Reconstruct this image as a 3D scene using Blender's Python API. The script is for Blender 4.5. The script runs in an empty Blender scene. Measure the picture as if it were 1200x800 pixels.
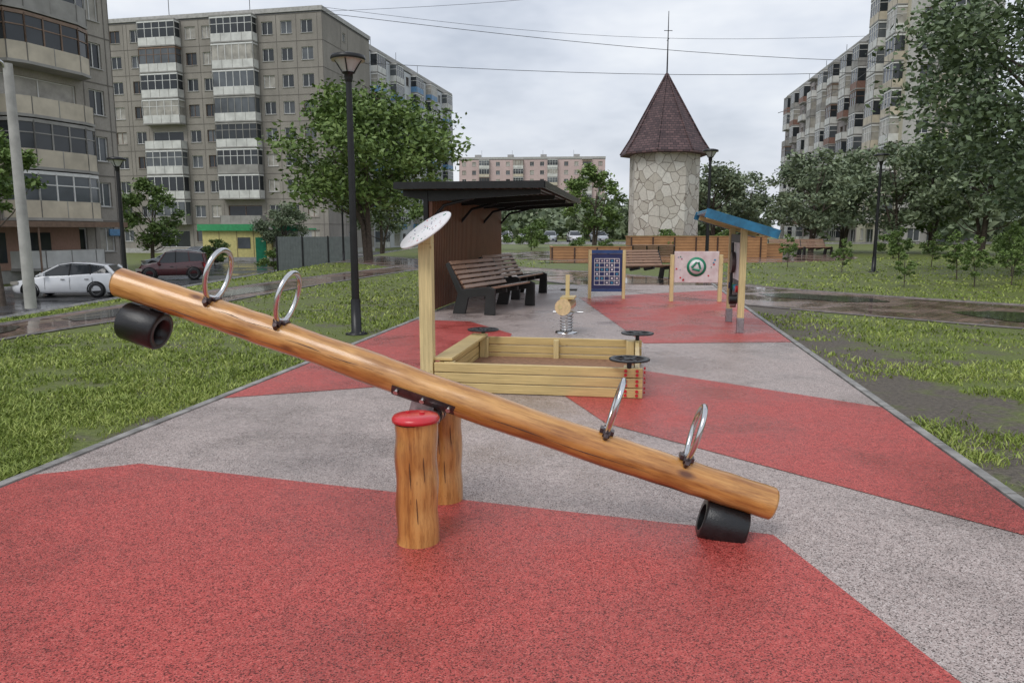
import bpy, math, random
import numpy as np
from mathutils import Vector, Matrix, noise as mnoise
random.seed(7); rng=np.random.default_rng(7)
S=bpy.context.scene
def sstep(t):
    t=max(0.0,min(1.0,t)); return t*t*(3-2*t)
def GH(x,y): return -1.3*sstep((-x-7.5)/9.0)
# ---------------------------------------------------------------- materials
def nt(name):
    m=bpy.data.materials.new(name); m.use_nodes=True
    t=m.node_tree; b=t.nodes['Principled BSDF']; return m,t,b
def N(t,ty,**k):
    n=t.nodes.new(ty)
    for a,v in k.items(): setattr(n,a,v)
    return n
def coords(t,scale=(1,1,1)):
    tc=N(t,'ShaderNodeTexCoord'); mp=N(t,'ShaderNodeMapping'); mp.inputs['Scale'].default_value=scale
    t.links.new(tc.outputs['Object'],mp.inputs['Vector']); return mp.outputs['Vector']
def ramp(t,fac,stops):
    r=N(t,'ShaderNodeValToRGB'); e=r.color_ramp.elements
    while len(e)<len(stops): e.new(0.5)
    for i,(p,c) in enumerate(stops):
        e[i].position=p; e[i].color=(*c,1) if len(c)==3 else c
    t.links.new(fac,r.inputs['Fac']); return r.outputs['Color']
def noise(t,vec,scale,detail=4,rough=.6):
    n=N(t,'ShaderNodeTexNoise'); n.inputs['Scale'].default_value=scale; n.inputs['Detail'].default_value=detail
    n.inputs['Roughness'].default_value=rough; t.links.new(vec,n.inputs['Vector']); return n.outputs['Fac']
def mixc(t,fac,a,b,mode='MIX'):
    m=N(t,'ShaderNodeMix',data_type='RGBA',blend_type=mode)
    if isinstance(fac,(int,float)): m.inputs[0].default_value=fac
    else: t.links.new(fac,m.inputs[0])
    for i,c in ((6,a),(7,b)):
        if isinstance(c,tuple): m.inputs[i].default_value=(*c,1)
        else: t.links.new(c,m.inputs[i])
    return m.outputs[2]
def bump(t,b,h,strength,dist=.01):
    n=N(t,'ShaderNodeBump'); n.inputs['Strength'].default_value=strength; n.inputs['Distance'].default_value=dist
    t.links.new(h,n.inputs['Height']); t.links.new(n.outputs['Normal'],b.inputs['Normal'])
def maprange(t,v,a,b_,c,d):
    r=N(t,'ShaderNodeMapRange'); 
    for i,x in enumerate((a,b_,c,d)): r.inputs[i+1].default_value=x
    t.links.new(v,r.inputs[0]); return r.outputs[0]
def mat(name,col,rough=.6,metal=0,var=.2,scale=4,bmp=0,bscale=60,coat=0,stretch=(1,1,1),col2=None,spec=.5):
    m,t,b=nt(name); v=coords(t,stretch); n=noise(t,v,scale,3)
    lo=tuple(c*(1-var) for c in col); hi=col2 or tuple(min(1,c*(1+var)) for c in col)
    c=ramp(t,n,[(.3,lo),(.7,hi)]); t.links.new(c,b.inputs['Base Color'])
    b.inputs['Roughness'].default_value=rough; b.inputs['Metallic'].default_value=metal
    b.inputs['Coat Weight'].default_value=coat; b.inputs['Coat Roughness'].default_value=.15
    b.inputs['Specular IOR Level'].default_value=spec
    if bmp: bump(t,b,noise(t,v,bscale,3),bmp)
    return m
def logmat(name,stretch,base=(.56,.26,.065),dark=(.30,.11,.025),lite=(.70,.39,.13)):
    m,t,b=nt(name); v=coords(t,stretch)
    n1=noise(t,v,5,4,.62); n2=noise(t,v,26,4,.75)
    c=ramp(t,n1,[(.36,dark),(.48,base),(.64,lite)])
    g=ramp(t,n2,[(.36,(.50,.40,.32)),(.55,(1,1,1))])
    c=mixc(t,.75,c,g,'MULTIPLY')
    v3=coords(t,(1.3,1.3,1.3)); n3=noise(t,v3,2.4,2); c=mixc(t,.6,c,ramp(t,n3,[(.35,(.62,.52,.42)),(.6,(1,1,1))]),'MULTIPLY')
    v2=coords(t,tuple(max(s,.6)*.9 for s in stretch)); vo=N(t,'ShaderNodeTexVoronoi'); vo.inputs['Scale'].default_value=4.2
    t.links.new(v2,vo.inputs['Vector'])
    k=ramp(t,vo.outputs['Distance'],[(.05,(.16,.055,.02)),(.13,(1,1,1))])
    c=mixc(t,.85,c,k,'MULTIPLY')
    t.links.new(c,b.inputs['Base Color']); b.inputs['Roughness'].default_value=.3
    b.inputs['Coat Weight'].default_value=.6; b.inputs['Coat Roughness'].default_value=.16
    bump(t,b,mixc(t,.5,n2,n1),.4,.008); return m
LOGX=logmat('varnished_log_x',(.14,1.5,1.5)); LOGZ=logmat('varnished_log_z',(1.5,1.5,.14))
ENDG=mat('log_end_grain',(.42,.24,.10),.5,var=.35,scale=25)
def plank(name,col,stretch,rough=.5,var=.22):
    m,t,b=nt(name); v=coords(t,stretch); n=noise(t,v,7,4,.65)
    c=ramp(t,n,[(.3,tuple(x*(1-var) for x in col)),(.7,tuple(min(1,x*(1+var)) for x in col))])
    v2=coords(t,(1,1,1)); n2=noise(t,v2,2.2,2); c=mixc(t,.35,c,ramp(t,n2,[(.35,(.6,.6,.6)),(.65,(1,1,1))]),'MULTIPLY')
    vo=N(t,'ShaderNodeTexVoronoi'); vo.inputs['Scale'].default_value=6; t.links.new(v2,vo.inputs['Vector'])
    c=mixc(t,.6,c,ramp(t,vo.outputs['Distance'],[(.07,(.4,.25,.12)),(.12,(1,1,1))]),'MULTIPLY')
    t.links.new(c,b.inputs['Base Color']); b.inputs['Roughness'].default_value=rough; bump(t,b,n,.3,.004); return m
PINE=plank('pine_plank',(.62,.46,.20),(.4,9,9),.35); PINEZ=plank('pine_post',(.68,.54,.27),(9,9,.4),.38)
BROWN=plank('brown_slat',(.33,.20,.135),(.5,9,9),.2); DARKSLAT=plank('dark_slat',(.07,.035,.022),(6,6,.5),.4); WALLSLAT=plank('wall_slat',(.20,.08,.045),(6,6,.5),.4)
ORANGEW=plank('orange_cladding',(.44,.23,.10),(.5,5,8),.5)
STEEL=mat('steel',(.62,.62,.62),.16,1,var=.1,scale=20); GALV=mat('galvanised_steel',(.34,.34,.35),.38,.85,var=.3,scale=30)
DSTEEL=mat('painted_bracket',(.10,.075,.075),.35,.7,var=.3,scale=25)
BLK=mat('black_metal',(.012,.012,.013),.35,.2,var=.3,scale=8)
BLKP=mat('black_cast',(.018,.017,.016),.45,var=.3)
RUB=mat('tyre_rubber',(.010,.010,.011),.28,var=.35,scale=30,bmp=.2,bscale=150)
REDP=mat('red_plastic',(.55,.02,.03),.3,var=.15,scale=15,coat=.3)
NAVY=mat('navy_panel',(.02,.03,.11),.4,var=.2); WHITEP=mat('white_panel',(.72,.70,.70),.35,var=.08)
PINKP=mat('pink_panel',(.66,.50,.50),.4,var=.15,scale=5,col2=(.74,.66,.64)); GREENP=mat('green_paint',(.02,.22,.12),.4,var=.2)
BLUEP=mat('blue_roof',(.015,.13,.24),.35,var=.35,scale=9,coat=.2); CYANP=mat('cyan_paint',(.04,.26,.42),.4)
FRBL=mat('blue_frame',(.03,.07,.20),.4,var=.2)
YEL=mat('yellow_wall',(.72,.64,.26),.7,var=.12); GRNR=mat('green_roof',(.06,.38,.15),.5,var=.15)
CONC=mat('concrete',(.40,.39,.37),.75,var=.2,scale=3,bmp=.3); KERB=mat('kerb_concrete',(.25,.24,.225),.5,var=.45,scale=6,bmp=.4)
KERBD=mat('wet_kerb',(.15,.13,.12),.35,var=.4,scale=6,bmp=.4)
FENCE=mat('fence_sheet',(.14,.16,.16),.5,.2,var=.15)
PUD=mat('rain_puddle',(.05,.042,.038),.03,var=.3,scale=2,coat=1.0)
def rubber(name,c1,c2,c3):
    m,t,b=nt(name); v=coords(t)
    vo=N(t,'ShaderNodeTexVoronoi'); vo.inputs['Scale'].default_value=200; t.links.new(v,vo.inputs['Vector'])
    sep=N(t,'ShaderNodeSeparateColor'); t.links.new(vo.outputs['Color'],sep.inputs[0])
    c=ramp(t,sep.outputs[0],[(.0,c1),(.17,c1),(.28,c2),(.74,c2),(1,c3)])
    big=noise(t,v,.9,4,.6); c=mixc(t,.85,c,ramp(t,big,[(.34,(.72,.71,.71)),(.54,(1,1,1))]),'MULTIPLY')
    med=noise(t,v,24,3,.7); c=mixc(t,.55,c,ramp(t,med,[(.32,(.62,.62,.62)),(.55,(1,1,1))]),'MULTIPLY')
    t.links.new(c,b.inputs['Base Color'])
    t.links.new(maprange(t,big,.36,.58,.16,.50),b.inputs['Roughness'])
    bump(t,b,vo.outputs['Distance'],.5,.003); return m
RGREY=rubber('rubber_grey',(.12,.09,.08),(.45,.365,.335),(.66,.59,.55))
RRED=rubber('rubber_red',(.14,.02,.016),(.50,.078,.066),(.66,.17,.14))
def groundmat():
    m,t,b=nt('ground_soil_grass'); v=coords(t)
    n1=noise(t,v,1.5,6,.7); n2=noise(t,v,24,4,.75)
    g=ramp(t,n2,[(.3,(.07,.09,.02)),(.7,(.20,.24,.055))]); s=ramp(t,n2,[(.3,(.055,.045,.035)),(.7,(.19,.16,.125))])
    sx=N(t,'ShaderNodeSeparateXYZ'); t.links.new(v,sx.inputs[0])
    a=N(t,'ShaderNodeMath',operation='MULTIPLY_ADD'); t.links.new(sx.outputs[1],a.inputs[0]); a.inputs[1].default_value=-.168; a.inputs[2].default_value=-2.1
    d=N(t,'ShaderNodeMath',operation='ADD'); t.links.new(sx.outputs[0],d.inputs[0]); t.links.new(a.outputs[0],d.inputs[1])
    w=N(t,'ShaderNodeMath',operation='SUBTRACT'); t.links.new(d.outputs[0],w.inputs[0]); w.inputs[1].default_value=.35
    ab=N(t,'ShaderNodeMath',operation='ABSOLUTE'); t.links.new(w.outputs[0],ab.inputs[0])
    mr=maprange(t,ab.outputs[0],.2,1.1,.2,0)
    sm=N(t,'ShaderNodeMath',operation='ADD'); t.links.new(mr,sm.inputs[0]); t.links.new(n1,sm.inputs[1])
    k=ramp(t,sm.outputs[0],[(.52,(0,0,0)),(.66,(1,1,1))])
    c=mixc(t,k,g,s); t.links.new(c,b.inputs['Base Color'])
    b.inputs['Roughness'].default_value=.6; b.inputs['Specular IOR Level'].default_value=.35; bump(t,b,mixc(t,.5,n2,n1),1.0,.06); return m
def wet_tiles():
    m,t,b=nt('wet_paving_tiles'); v=coords(t)
    br=N(t,'ShaderNodeTexBrick'); t.links.new(v,br.inputs['Vector']); br.inputs['Scale'].default_value=1.7
    br.inputs['Color1'].default_value=(.36,.22,.175,1); br.inputs['Color2'].default_value=(.25,.165,.135,1); br.inputs['Mortar'].default_value=(.07,.055,.05,1)
    br.inputs['Mortar Size'].default_value=.03
    n=noise(t,v,.7,4); c=mixc(t,.5,br.outputs['Color'],ramp(t,n,[(.35,(.6,.6,.6)),(.65,(1.0,1.0,1.0))]),'MULTIPLY')
    t.links.new(c,b.inputs['Base Color']); t.links.new(maprange(t,n,.44,.56,.03,.30),b.inputs['Roughness']); b.inputs['Coat Weight'].default_value=.35; b.inputs['Coat Roughness'].default_value=.10
    bump(t,b,br.outputs['Fac'],-.25,.004); return m
def asphalt():
    m,t,b=nt('wet_asphalt'); v=coords(t); n=noise(t,v,.35,5); f=noise(t,v,60,3)
    c=ramp(t,f,[(.3,(.055,.055,.057)),(.7,(.11,.11,.115))]); t.links.new(c,b.inputs['Base Color'])
    t.links.new(maprange(t,n,.4,.6,.05,.4),b.inputs['Roughness']); bump(t,b,f,.2,.003); return m
GROUND=groundmat(); TILES=wet_tiles(); ASPH=asphalt()
def leafmat(name,dark,mid,lite,ns=.9):
    m,t,b=nt(name)
    g=N(t,'ShaderNodeNewGeometry'); v=coords(t); n=noise(t,v,ns,2)
    ad=N(t,'ShaderNodeMath',operation='MULTIPLY_ADD'); t.links.new(g.outputs['Random Per Island'],ad.inputs[0]); ad.inputs[1].default_value=.5
    t.links.new(n,ad.inputs[2])
    c=ramp(t,ad.outputs[0],[(.4,dark),(.72,mid),(1.0,lite)])
    t.links.new(c,b.inputs['Base Color']); b.inputs['Roughness'].default_value=.5; b.inputs['Specular IOR Level'].default_value=.3
    return m
LEAF=leafmat('leaves_green',(.05,.09,.022),(.125,.195,.05),(.21,.29,.09))
LEAF2=leafmat('leaves_grey_green_hazed',(.09,.125,.075),(.17,.215,.125),(.25,.30,.18))  # grey-green foliage, made lighter and greyer: haze is painted into the leaf colour
LEAFD=leafmat('leaves_dark',(.05,.082,.042),(.11,.155,.08),(.18,.24,.125))
GRASS=leafmat('grass_blades',(.10,.14,.024),(.215,.285,.05),(.38,.43,.12),.6)
BARK=mat('bark',(.085,.065,.05),.85,var=.4,scale=9,bmp=.6,bscale=25)
G1=mat('window_glass_dark',(.03,.035,.04),.08,var=.3,scale=.4); G2=mat('window_glass_mid',(.10,.11,.12),.12,var=.4,scale=.4)
G3=mat('window_curtain',(.36,.34,.30),.35,var=.3,scale=1.2); GL=[G1,G1,G2,G3]
FRW=mat('window_frame_white',(.68,.68,.66),.5,var=.08); FRB=mat('window_frame_brown',(.2,.13,.09),.5)
WPAN=mat('balcony_white',(.60,.60,.57),.6,var=.22,scale=.8); GPAN=mat('balcony_grey',(.30,.29,.27),.7,var=.25,scale=.8); CPAN=mat('balcony_cream',(.52,.46,.36),.6,var=.2,scale=.8)
BPAN=mat('balcony_blue',(.12,.26,.44),.5,var=.2); BRPAN=mat('balcony_brown',(.22,.12,.09),.6,var=.2)
def wallmat(name,col,var=.25,bmp=.3):
    m,t,b=nt(name); v=coords(t,(1,1,.4)); n=noise(t,v,.35,5,.7); f=noise(t,v,14,3,.7)
    c=ramp(t,n,[(.3,tuple(x*(1-var) for x in col)),(.7,tuple(min(1,x*(1+var*.7)) for x in col))])
    c=mixc(t,.6,c,ramp(t,f,[(.35,(.75,.75,.75)),(.6,(1,1,1))]),'MULTIPLY'); t.links.new(c,b.inputs['Base Color'])
    b.inputs['Roughness'].default_value=.85; bump(t,b,f,bmp,.02); return m
W_GREY=wallmat('panel_wall_grey',(.31,.285,.25)); W_TAN=wallmat('panel_wall_tan',(.37,.34,.30)); W_WHITE=wallmat('wall_white',(.60,.62,.64),.1)
W_PINK=wallmat('wall_pink',(.60,.46,.44),.12); W_BR=wallmat('wall_brown_grey',(.38,.34,.33)); W_YEL=wallmat('wall_beige_yellow',(.57,.53,.41),.12); SEAM=mat('panel_seam',(.17,.155,.14),.9)
W_LT=wallmat('wall_light_grey',(.48,.465,.44),.12); ROOFF=mat('flat_roof',(.09,.09,.09),.8); SALM=wallmat('shop_wall_salmon',(.42,.26,.20),.15)
# ---------------------------------------------------------------- mesh builder
class MB:
    def __init__(s): s.v=[];s.f=[];s.m=[];s.sm=[];s.mats=[];s.M=Matrix.Identity(4)
    def add(s,pts,faces,m,smooth=False):
        o=len(s.v); s.v+=[tuple(s.M@Vector(p)) for p in pts]
        if m not in s.mats: s.mats.append(m)
        i=s.mats.index(m)
        for f in faces: s.f.append([o+k for k in f]); s.m.append(i); s.sm.append(smooth)
    def bx(s,x0,x1,y0,y1,z0,z1,m,R=None):
        p=[(x,y,z) for z in (z0,z1) for y in (y0,y1) for x in (x0,x1)]
        if R is not None:
            c=Vector(((x0+x1)/2,(y0+y1)/2,(z0+z1)/2)); p=[c+R@(Vector(q)-c) for q in p]
        s.add(p,[(0,2,3,1),(4,5,7,6),(0,1,5,4),(2,6,7,3),(0,4,6,2),(1,3,7,5)],m)
    def quad(s,a,b,c,d,m): s.add([a,b,c,d],[(0,1,2,3)],m)
    def tube(s,P,r,m,n=10,closed=False,caps=True,smooth=True,capm=None):
        P=[Vector(p) for p in P]; k=len(P); R=r if isinstance(r,(list,tuple)) else [r]*k
        rings=[]; prev=None
        for i in range(k):
            if closed: d=P[(i+1)%k]-P[i-1]
            else: d=P[min(i+1,k-1)]-P[max(i-1,0)]
            d.normalize()
            if prev is None:
                a=Vector((0,0,1)) if abs(d.z)<.9 else Vector((1,0,0)); u=d.cross(a).normalized()
            else: u=(prev-d*prev.dot(d)).normalized()
            prev=u; w=d.cross(u)
            rings.append([P[i]+(u*math.cos(2*math.pi*j/n)+w*math.sin(2*math.pi*j/n))*R[i] for j in range(n)])
        pts=[p for q in rings for p in q]; F=[]
        for i in range(k if closed else k-1):
            i2=(i+1)%k
            for j in range(n): F.append((i*n+j,i*n+(j+1)%n,i2*n+(j+1)%n,i2*n+j))
        s.add(pts,F,m,smooth)
        if caps and not closed:
            s.add(rings[0],[tuple(range(n))[::-1]],capm or m); s.add(rings[-1],[tuple(range(n))],capm or m)
    def cyl(s,a,b,r0,r1=None,m=None,n=14,capm=None): s.tube([a,b],[r0,r0 if r1 is None else r1],m,n,capm=capm)
    def lathe(s,prof,m,n=24,c=(0,0,0),smooth=True):
        c=Vector(c); pts=[];F=[]
        for r,z in prof:
            for j in range(n): pts.append(c+Vector((r*math.cos(2*math.pi*j/n),r*math.sin(2*math.pi*j/n),z)))
        for i in range(len(prof)-1):
            for j in range(n): F.append((i*n+j,i*n+(j+1)%n,(i+1)*n+(j+1)%n,(i+1)*n+j))
        s.add(pts,F,m,smooth)
    def prism(s,poly,z0,z1,m,ax='z'):
        def P(a,b,h): return (a,b,h) if ax=='z' else ((h,a,b) if ax=='x' else (a,h,b))
        n=len(poly); pts=[P(a,b,z0) for a,b in poly]+[P(a,b,z1) for a,b in poly]
        F=[tuple(range(n))[::-1],tuple(range(n,2*n))]+[(i,(i+1)%n,n+(i+1)%n,n+i) for i in range(n)]
        s.add(pts,F,m)
    def build(s,name,parent=None,loc=(0,0,0),rz=0,rot=None,bevel=0):
        me=bpy.data.meshes.new(name); me.from_pydata(s.v,[],s.f)
        for m in s.mats: me.materials.append(m)
        me.polygons.foreach_set('material_index',s.m); me.polygons.foreach_set('use_smooth',s.sm); me.update()
        o=bpy.data.objects.new(name,me); S.collection.objects.link(o); o.location=loc
        o.rotation_euler=rot if rot is not None else (0,0,rz)
        if parent: o.parent=parent
        if bevel:
            b=o.modifiers.new('bevel','BEVEL'); b.width=bevel; b.segments=2; b.limit_method='ANGLE'; b.angle_limit=math.radians(50)
        return o
def grp(name,loc=(0,0,0),rz=0):
    e=bpy.data.objects.new(name,None); S.collection.objects.link(e); e.location=loc; e.rotation_euler=(0,0,rz); e.empty_display_size=.2; return e
def dup(e,loc,rz=0,scale=1,name=None):
    n=grp(name or e.name.split('.')[0],loc,rz); n.scale=(scale,)*3
    for c in e.children:
        o=bpy.data.objects.new(c.name,c.data); S.collection.objects.link(o); o.location=c.location; o.rotation_euler=c.rotation_euler; o.parent=n
        for md in c.modifiers:
            if md.type=='BEVEL':
                b=o.modifiers.new('bevel','BEVEL'); b.width=md.width; b.segments=md.segments; b.limit_method='ANGLE'; b.angle_limit=md.angle_limit
    return n
PA=-math.radians(9.53)
# ---------------------------------------------------------------- ground
xs=np.concatenate([[-2500,-900,-400,-200,-120,-80,-60,-45,-35],np.arange(-30,-4,1.0),np.arange(-4,20,4.0),[20,30,45,70,110,180,400,900,2500]])
ys=np.concatenate([[-600,-150,-40,-12],np.arange(-4,70,3.0),[75,90,110,140,200,300,500,1000,3000]])
gv=[(x,y,GH(x,y)) for y in ys for x in xs]; nx=len(xs)
gf=[(j*nx+i,j*nx+i+1,(j+1)*nx+i+1,(j+1)*nx+i) for j in range(len(ys)-1) for i in range(nx-1)]
b=MB(); b.add(gv,gf,GROUND,True); b.build('ground')
def ribbon(name,pts,w,zo,m,kerb=True,kr=.022):
    P=[Vector((a,c,0)) for a,c in pts]; Q=[]
    for i in range(len(P)-1):
        p0=P[max(i-1,0)];p1=P[i];p2=P[i+1];p3=P[min(i+2,len(P)-1)]
        for k in range(8):
            t=k/8; Q.append(.5*((2*p1)+(p2-p0)*t+(2*p0-5*p1+4*p2-p3)*t*t+(3*p1-p0-3*p2+p3)*t**3))
    Q.append(P[-1]); L=[];R=[]
    for i,q in enumerate(Q):
        d=(Q[min(i+1,len(Q)-1)]-Q[max(i-1,0)]).normalized(); n=Vector((-d.y,d.x,0)); L.append(q+n*w/2); R.append(q-n*w/2)
    b=MB(); pts=[]
    for l,r in zip(L,R):
        for k in range(5):
            p=l.lerp(r,k/4); pts.append((p.x,p.y,GH(p.x,p.y)+zo))
    F=[(i*5+k,(i+1)*5+k,(i+1)*5+k+1,i*5+k+1) for i in range(len(L)-1) for k in range(4)]
    b.add(pts,F,m); b.build(name)
    if kerb:
        b=MB()
        for E in (L,R):
            b.tube([(p.x,p.y,GH(p.x,p.y)+zo) for p in E],kr,KERBD if kr<.03 else KERB,4,smooth=False)
        b.build(name+'_kerb')
    return Q
crossP=ribbon('paved_path',[(19,2),(14,8.2),(9.1,13.1),(5.6,17.6),(2.6,23.5),(-1.0,29),(-5,35),(-10,44)],4.3,.012,TILES)
leftP=ribbon('paved_path',[(-9.5,3),(-8.3,8),(-7.8,11.1),(-7.2,13.8),(-6.5,19.4),(-5.2,26),(-3.9,31)],1.8,.016,TILES)
ribbon('asphalt_road',[(-20.5,-10),(-20.5,20),(-20.5,45),(-20.3,70),(-14,84),(10,88),(60,90),(140,92)],8.4,.03,ASPH,kr=.08)
ribbon('parking_lot',[(-24,62),(-20,78),(-8,98),(30,101)],14,.022,ASPH,False)
b=MB(); b.prism([(9.3+11*math.cos(a*math.pi/16),46+11*math.sin(a*math.pi/16)) for a in range(32)],-.05,.02,TILES); b.build('paved_plaza')
def puddle(x,y,rx,ry,rz,z,seed):
    b=MB(); c,s=math.cos(rz),math.sin(rz); P=[]
    for i in range(40):
        a=2*math.pi*i/40; k=1+.35*mnoise.noise((math.cos(a)*1.3+seed,math.sin(a)*1.3,seed*.7))+.12*mnoise.noise((math.cos(a)*4,math.sin(a)*4,seed)); u,v=rx*k*math.cos(a),ry*k*math.sin(a)
        X,Y=x+u*c-v*s,y+u*s+v*c; P.append((X,Y,GH(X,Y)+z))
    b.add(P,[tuple(range(40))],PUD); b.build('rain_puddle')
for a in ((-8.0,10.6,.5,.9,.1,.022,1),(-7.3,13.6,.45,1.2,-.1,.022,2),(-6.6,18.5,.45,2.2,-.1,.022,3),(3.3,22.6,1.5,1.1,-.9,.018,4),(0.6,26.3,1.6,1.3,-.9,.018,5),(9.3,12.6,.9,1.3,.8,.018,6),(6.9,16.6,.7,1.4,.7,.018,7),(11.6,11.0,.5,1.2,.8,.018,8),(4.2,35.6,3.2,1.0,0,.026,9)):
    puddle(*a)
def poly(name,pts,z,m):
    b=MB(); b.add([(x,y,z) for x,y in pts],[tuple(range(len(pts)))],m); return b.build(name)
le=lambda y:-3.65+.167*y
re=lambda y:2.10+.168*y
poly('playground_rubber_surface',[(le(-4),-4),(re(-4),-4),(re(20.3),20.3),(le(20.3)-.05,20.6)],.024,RGREY)
for pl in ([(le(4.35),4.35),(-2.38,4.57),(1.28,3.45),(1.86,0),(2.0,-3.9),(le(-3.9),-3.9)][::-1],
           [(.46,6.6),(.73,5.57),(2.65,3.28),(re(6.1),6.1),(1.41,7.76),(.6,8.2)],
           [(le(6.45),6.45),(-.84,7.1),(-.3,7.2),(0,10.6),(-.7,12.1),(le(12.3),12.3)],
           [(1.5,16.5),(1.75,9.7),(re(9.8),9.8),(re(18.6),18.6)]):
    poly('rubber_red_field',pl,.028,RRED)
b=MB()
for f in (le,re):
    off=-.045 if f is le else .045
    for k in range(25):
        y0=-4+k*1.0; a=.006
        p=[(f(y0+a)+off-.035,y0+a),(f(y0+a)+off+.035,y0+a),(f(y0+.994)+off+.035,y0+.994),(f(y0+.994)+off-.035,y0+.994)]
        b.prism(p,-.08,.036,KERB)
b.build('rubber_edge_kerb')
# ---------------------------------------------------------------- grass
def pdist(px,py,Q):
    d=np.full(px.shape,1e9)
    for a,c in zip(Q[:-1],Q[1:]):
        vx,vy=c.x-a.x,c.y-a.y; t=np.clip(((px-a.x)*vx+(py-a.y)*vy)/(vx*vx+vy*vy+1e-9),0,1)
        d=np.minimum(d,np.hypot(px-a.x-t*vx,py-a.y-t*vy))
    return d
def blades(name,n,side):
    Y=1/rng.uniform(1/42,1/3.0,n)
    if side<0: X=rng.uniform(-.95*Y-1,le(Y)-.1)
    else: X=rng.uniform(re(Y)+.1,.95*Y+2.5)
    k=(pdist(X,Y,crossP)>2.2)&(pdist(X,Y,leftP)>.96)&(X>-16.2)&(np.hypot(X-9.3,Y-46)>11.1)
    X=X[k];Y=Y[k]
    keep=np.zeros(len(X),bool); hs=np.zeros(len(X))
    for i in range(len(X)):
        v=mnoise.fractal((X[i]*.55,Y[i]*.55,side*3.1),1,2,4)
        w=mnoise.fractal((X[i]*2.6,Y[i]*2.6,5),1,2,3)
        m=.74+v*1.6+w*.7
        if side>0:
            D=X[i]-re(Y[i]); m-=.75*max(0,1-abs(D-.35)/1.1)*(1.0 if Y[i]<10 else .4)
            m-=.06
        else:
            m+=.16-.9*max(0,1-math.hypot((X[i]+3.1)*.8,Y[i]-9.9)/1.2)-.35*max(0,1-abs(le(Y[i])-X[i]-.1)/.35)
        keep[i]=random.random()<m*1.3; hs[i]=.72+.5*v+.4*w
    X=X[keep];Y=Y[keep];hs=np.clip(hs[keep],.3,1.3); n=len(X)
    Z=np.array([GH(x,y) for x,y in zip(X,Y)])
    h=hs*rng.uniform(.015,.07,n)*(1+np.clip(Y-12,0,20)*.01); wd=np.maximum(.003,.00095*Y)*rng.uniform(.6,1.3,n)
    an=rng.uniform(0,2*np.pi,n); ln=rng.uniform(.3,1.7,n)*h; la=rng.uniform(0,2*np.pi,n)
    dx,dy=np.cos(an)*wd,np.sin(an)*wd
    V=np.empty((n,5,3)); lx,ly=np.cos(la)*ln,np.sin(la)*ln
    V[:,0]=np.stack([X-dx,Y-dy,Z-.01],1); V[:,1]=np.stack([X+dx,Y+dy,Z-.01],1)
    V[:,2]=np.stack([X+dx*.8+lx*.35,Y+dy*.8+ly*.35,Z+h*.6],1); V[:,3]=np.stack([X-dx*.8+lx*.35,Y-dy*.8+ly*.35,Z+h*.6],1)
    V[:,4]=np.stack([X+lx,Y+ly,Z+h],1)
    I=np.arange(n)[:,None]*5
    F=(I+np.array([[0,1,2,3]])).tolist()+(I+np.array([[3,2,4]])).tolist()
    me=bpy.data.meshes.new(name); me.from_pydata(V.reshape(-1,3).tolist(),[],F); me.materials.append(GRASS)
    o=bpy.data.objects.new(name,me); S.collection.objects.link(o)
blades('grass',160000,-1); blades('grass',130000,1)
# ---------------------------------------------------------------- trees
def tree_parts(seed,H,R,th,ncl,per,leaf,tr,squash=1.0,lm=LEAF,zlow=.25,shape=1.0,fork=0):
    r=np.random.default_rng(seed); rr=random.Random(seed)
    w=MB(); top=H*.72
    lean=[rr.uniform(-.3,.3),rr.uniform(-.3,.3)]
    tp=[Vector((lean[0]*t*t,lean[1]*t*t,top*t)) for t in (0,.15,.35,.6,.8,1)]
    w.tube(tp,[tr*1.25,tr,tr*.8,tr*.55,tr*.35,tr*.12],BARK,9)
    for f in range(fork):
        a=rr.uniform(0,6.28); q=Vector((math.cos(a),math.sin(a),0))
        w.tube([q*.15,q*(.3)+Vector((0,0,H*.2)),q*(R*.3)+Vector((0,0,H*.5)),q*(R*.4)+Vector((0,0,H*.7))],[tr*.8,tr*.65,tr*.4,tr*.1],BARK,8)
    C=[]
    zc=(H+H*zlow)/2; zr=(H-H*zlow)/2
    while len(C)<ncl:
        p=r.uniform(-1,1,3); d=np.linalg.norm(p)
        if d>1 or (d<.45 and rr.random()<.7): continue
        wd=1-.35*max(0,p[2])**1.5*shape
        C.append(np.array([p[0]*R*.86*wd,p[1]*R*.86*wd*squash,zc+p[2]*zr*.9]))
    L=[]
    for i,c in enumerate(C):
        if i<16:
            t=min(.95,max(.2,(c[2]-H*.18)/top*.8)); s0=Vector((lean[0]*t*t,lean[1]*t*t,top*t)); e=Vector(c)
            mid=s0.lerp(e,.5)+Vector((0,0,-.06*H*rr.random())); w.tube([s0,mid,e],[tr*.35,tr*.22,tr*.06],BARK,6)
        cr=R*rr.uniform(.13,.29); n=int(per*(cr/(R*.22))**2)
        q=r.normal(0,1,(n,3)); q/=np.linalg.norm(q,axis=1)[:,None]; q*=(r.uniform(0,1,n)**.45)[:,None]*cr*r.uniform(.7,1.45,(n,1)); q[:,2]*=.62
        L.append(q+c)
    P=np.concatenate(L); P=P[P[:,2]>H*zlow*.55]; n=len(P)
    a=r.normal(0,1,(n,3)); a[:,2]*=.6; a/=np.linalg.norm(a,axis=1)[:,None]; bb=np.cross(a,r.normal(0,1,(n,3))); bb/=np.linalg.norm(bb,axis=1)[:,None]
    s=leaf*r.uniform(.6,1.3,(n,1)); V=np.stack([P-a*s,P+bb*s*.5,P+a*s,P-bb*s*.5],1)
    me=bpy.data.meshes.new('foliage'); me.from_pydata(V.reshape(-1,3).tolist(),[],(np.arange(n)[:,None]*4+np.arange(4)).tolist()); me.materials.append(lm)
    return w,me
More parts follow.
